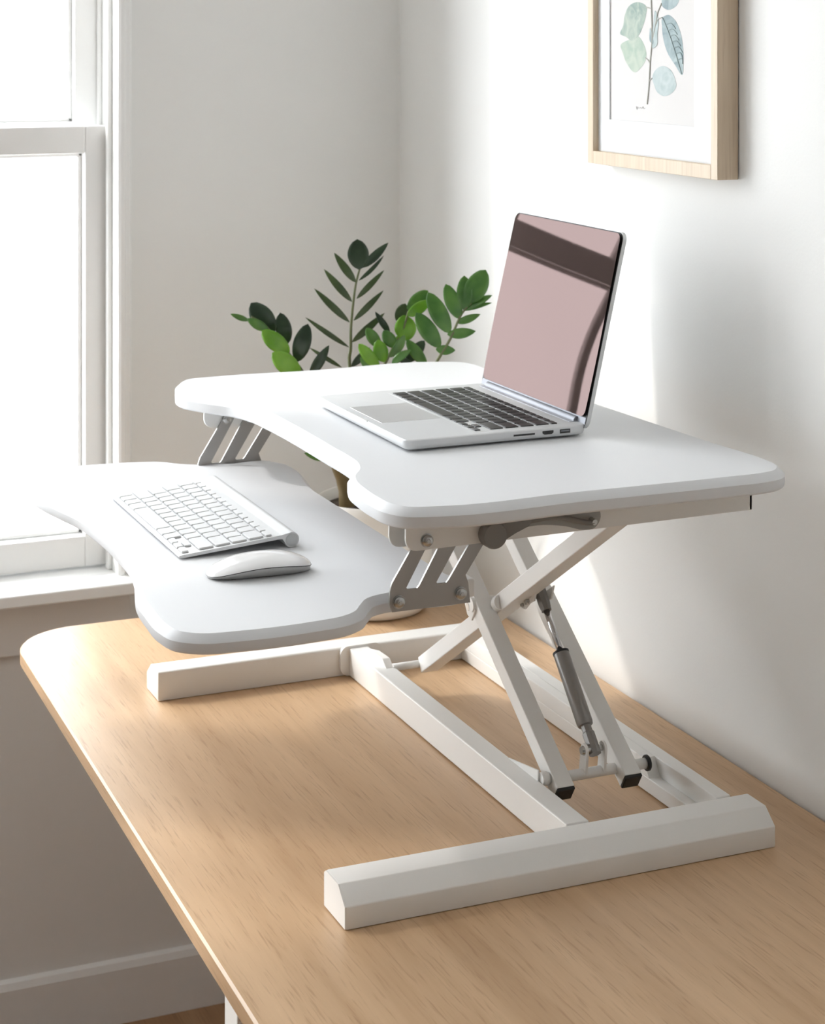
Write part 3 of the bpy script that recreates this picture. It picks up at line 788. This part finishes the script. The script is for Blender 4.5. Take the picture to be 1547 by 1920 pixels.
for b, t, w, m, kw in [
    ((1005, 450), (1112, 345), 78, 'leafM', dict(dep=.03)), ((1005, 475), (1120, 398), 62, 'leafB', dict(dep=.06)), ((955, 510), (995, 412), 66, 'leafO', dict(dep=.03)),
    ((1005, 605), (985, 472), 112, 'leafB', dict(dep=.05)), ((915, 565), (838, 455), 36, 'leafD', dict(dep=.03)), ((865, 640), (792, 538), 62, 'leafM', dict(dep=.04)),
    ((885, 715), (850, 600), 76, 'leafB', dict(dep=.07)), ((860, 745), (752, 622), 64, 'leafB', dict(dep=.075)), ((915, 690), (995, 578), 60, 'leafM', dict(dep=.08, roll=.6)),
    ((925, 722), (1022, 650), 46, 'leafM', dict(dep=.09, roll=-.5)), ((1105, 735), (1000, 600), 62, 'leafM', dict(dep=.06)), ((1000, 715), (1095, 605), 66, 'leafD', dict(dep=.03)),
    ((945, 640), (880, 552), 66, 'leafM', dict(dep=.065)), ((1040, 740), (955, 690), 40, 'leafD', dict(dep=.05)), ((930, 640), (1000, 560), 50, 'leafB', dict(dep=.05)), ((820, 760), (760, 690), 40, 'leafM', dict(dep=.05))]:
    leaf(S4, b, t, w, m, **kw)
S3 = stem([(1010, 960), (1110, 800), (1165, 700), (1230, 590), (1290, 460), (1385, 365)], .0034, .0013, 'stem', .12, bs(.02, .006))
for b, t, w, m, kw in [
    ((1175, 640), (1050, 460), 88, 'leafM', {}), ((1225, 565), (1112, 355), 90, 'leafM', {}), ((1278, 492), (1203, 312), 78, 'leafM', {}),
    ((1302, 448), (1300, 268), 80, 'leafM', {}), ((1312, 412), (1412, 238), 112, 'leafM', {}), ((1308, 445), (1442, 365), 46, 'leafM', dict(roll=-.6)),
    ((1292, 448), (1442, 405), 26, 'leafM', dict(roll=-.4)), ((1260, 512), (1384, 468), 40, 'leafM', {}), ((1213, 572), (1360, 556), 54, 'leafM', {}), ((1153, 648), (1254, 655), 50, 'leafM', {})]:
    leaf(S3, b, t, w, m, dep=.12, **kw)
# thick stem bases and a low leaf seen under the worktop
tr = bmesh.new()
tube(tr, [(.360, -.213, .896), (.360, -.214, .912), (.360, -.217, .935), (.360, -.224, .955), (.359, -.236, .980), (.352, -.250, 1.01), (.34, -.26, 1.05)], [.0135, .0145, .0125, .0105, .0085, .006, .004], 18)
mk('stem_base', tr, M['trunk'], plant, smooth=True)
leaf(plant, (600, 1215), (470, 1188), 44, 'leafM', dep=.05)

# ------------------------------------------------------------------ light
w = bpy.data.worlds.new('sky'); sc.world = w; w.use_nodes = True
bg = w.node_tree.nodes['Background']; bg.inputs['Color'].default_value = (.93, .97, 1, 1); bg.inputs['Strength'].default_value = 5.9
sd_ = V((.72, 1, -.85)).normalized()
sun = bpy.data.lights.new('sun', 'SUN'); sun.energy = 1.15; sun.angle = math.radians(2.8); sun.color = (1, .965, .915)
so = bpy.data.objects.new('sun', sun); COL.objects.link(so); so.rotation_euler = (-sd_).to_track_quat('Z', 'Y').to_euler(); so.location = (-2, -3, 4)
def portal(loc, sx, sy, direction):
    p = bpy.data.lights.new('window_portal', 'AREA'); p.shape = 'RECTANGLE'; p.size = sx; p.size_y = sy; p.cycles.is_portal = True
    o = bpy.data.objects.new('window_portal', p); COL.objects.link(o); o.location = loc
    o.rotation_euler = (-V(direction)).to_track_quat('Z', 'Y').to_euler()
portal((XW-.17, (wy0+wy1)/2, (wz0+wz1)/2), 1.75, 1.15, (1, 0, 0))
portal((XW-.17, (vy0+vy1)/2, (wz0+wz1)/2), 1.75, 1.15, (1, 0, 0))

# ------------------------------------------------------------------ camera
cam = bpy.data.cameras.new('camera'); co = bpy.data.objects.new('camera', cam); COL.objects.link(co)
co.location = (3.165, -1.30, 1.65)
fwd = V((-.9201, .3916, 0)).normalized()
co.rotation_euler = (-fwd).to_track_quat('Z', 'Y').to_euler()
cam.sensor_fit = 'HORIZONTAL'; cam.sensor_width = 36; cam.lens = 3650/1547*36
cam.shift_y = -(960-50)/1547
cam.clip_start = .05
cam.dof.use_dof = True; cam.dof.focus_distance = 2.15; cam.dof.aperture_fstop = 16
sc.camera = co
sc.view_settings.view_transform = 'Standard'; sc.view_settings.look = 'None'
sc.view_settings.exposure = .55; sc.view_settings.gamma = 1
sc.cycles.use_denoising = True
sc.cycles.max_bounces = 10; sc.cycles.diffuse_bounces = 6; sc.cycles.sample_clamp_indirect = 6
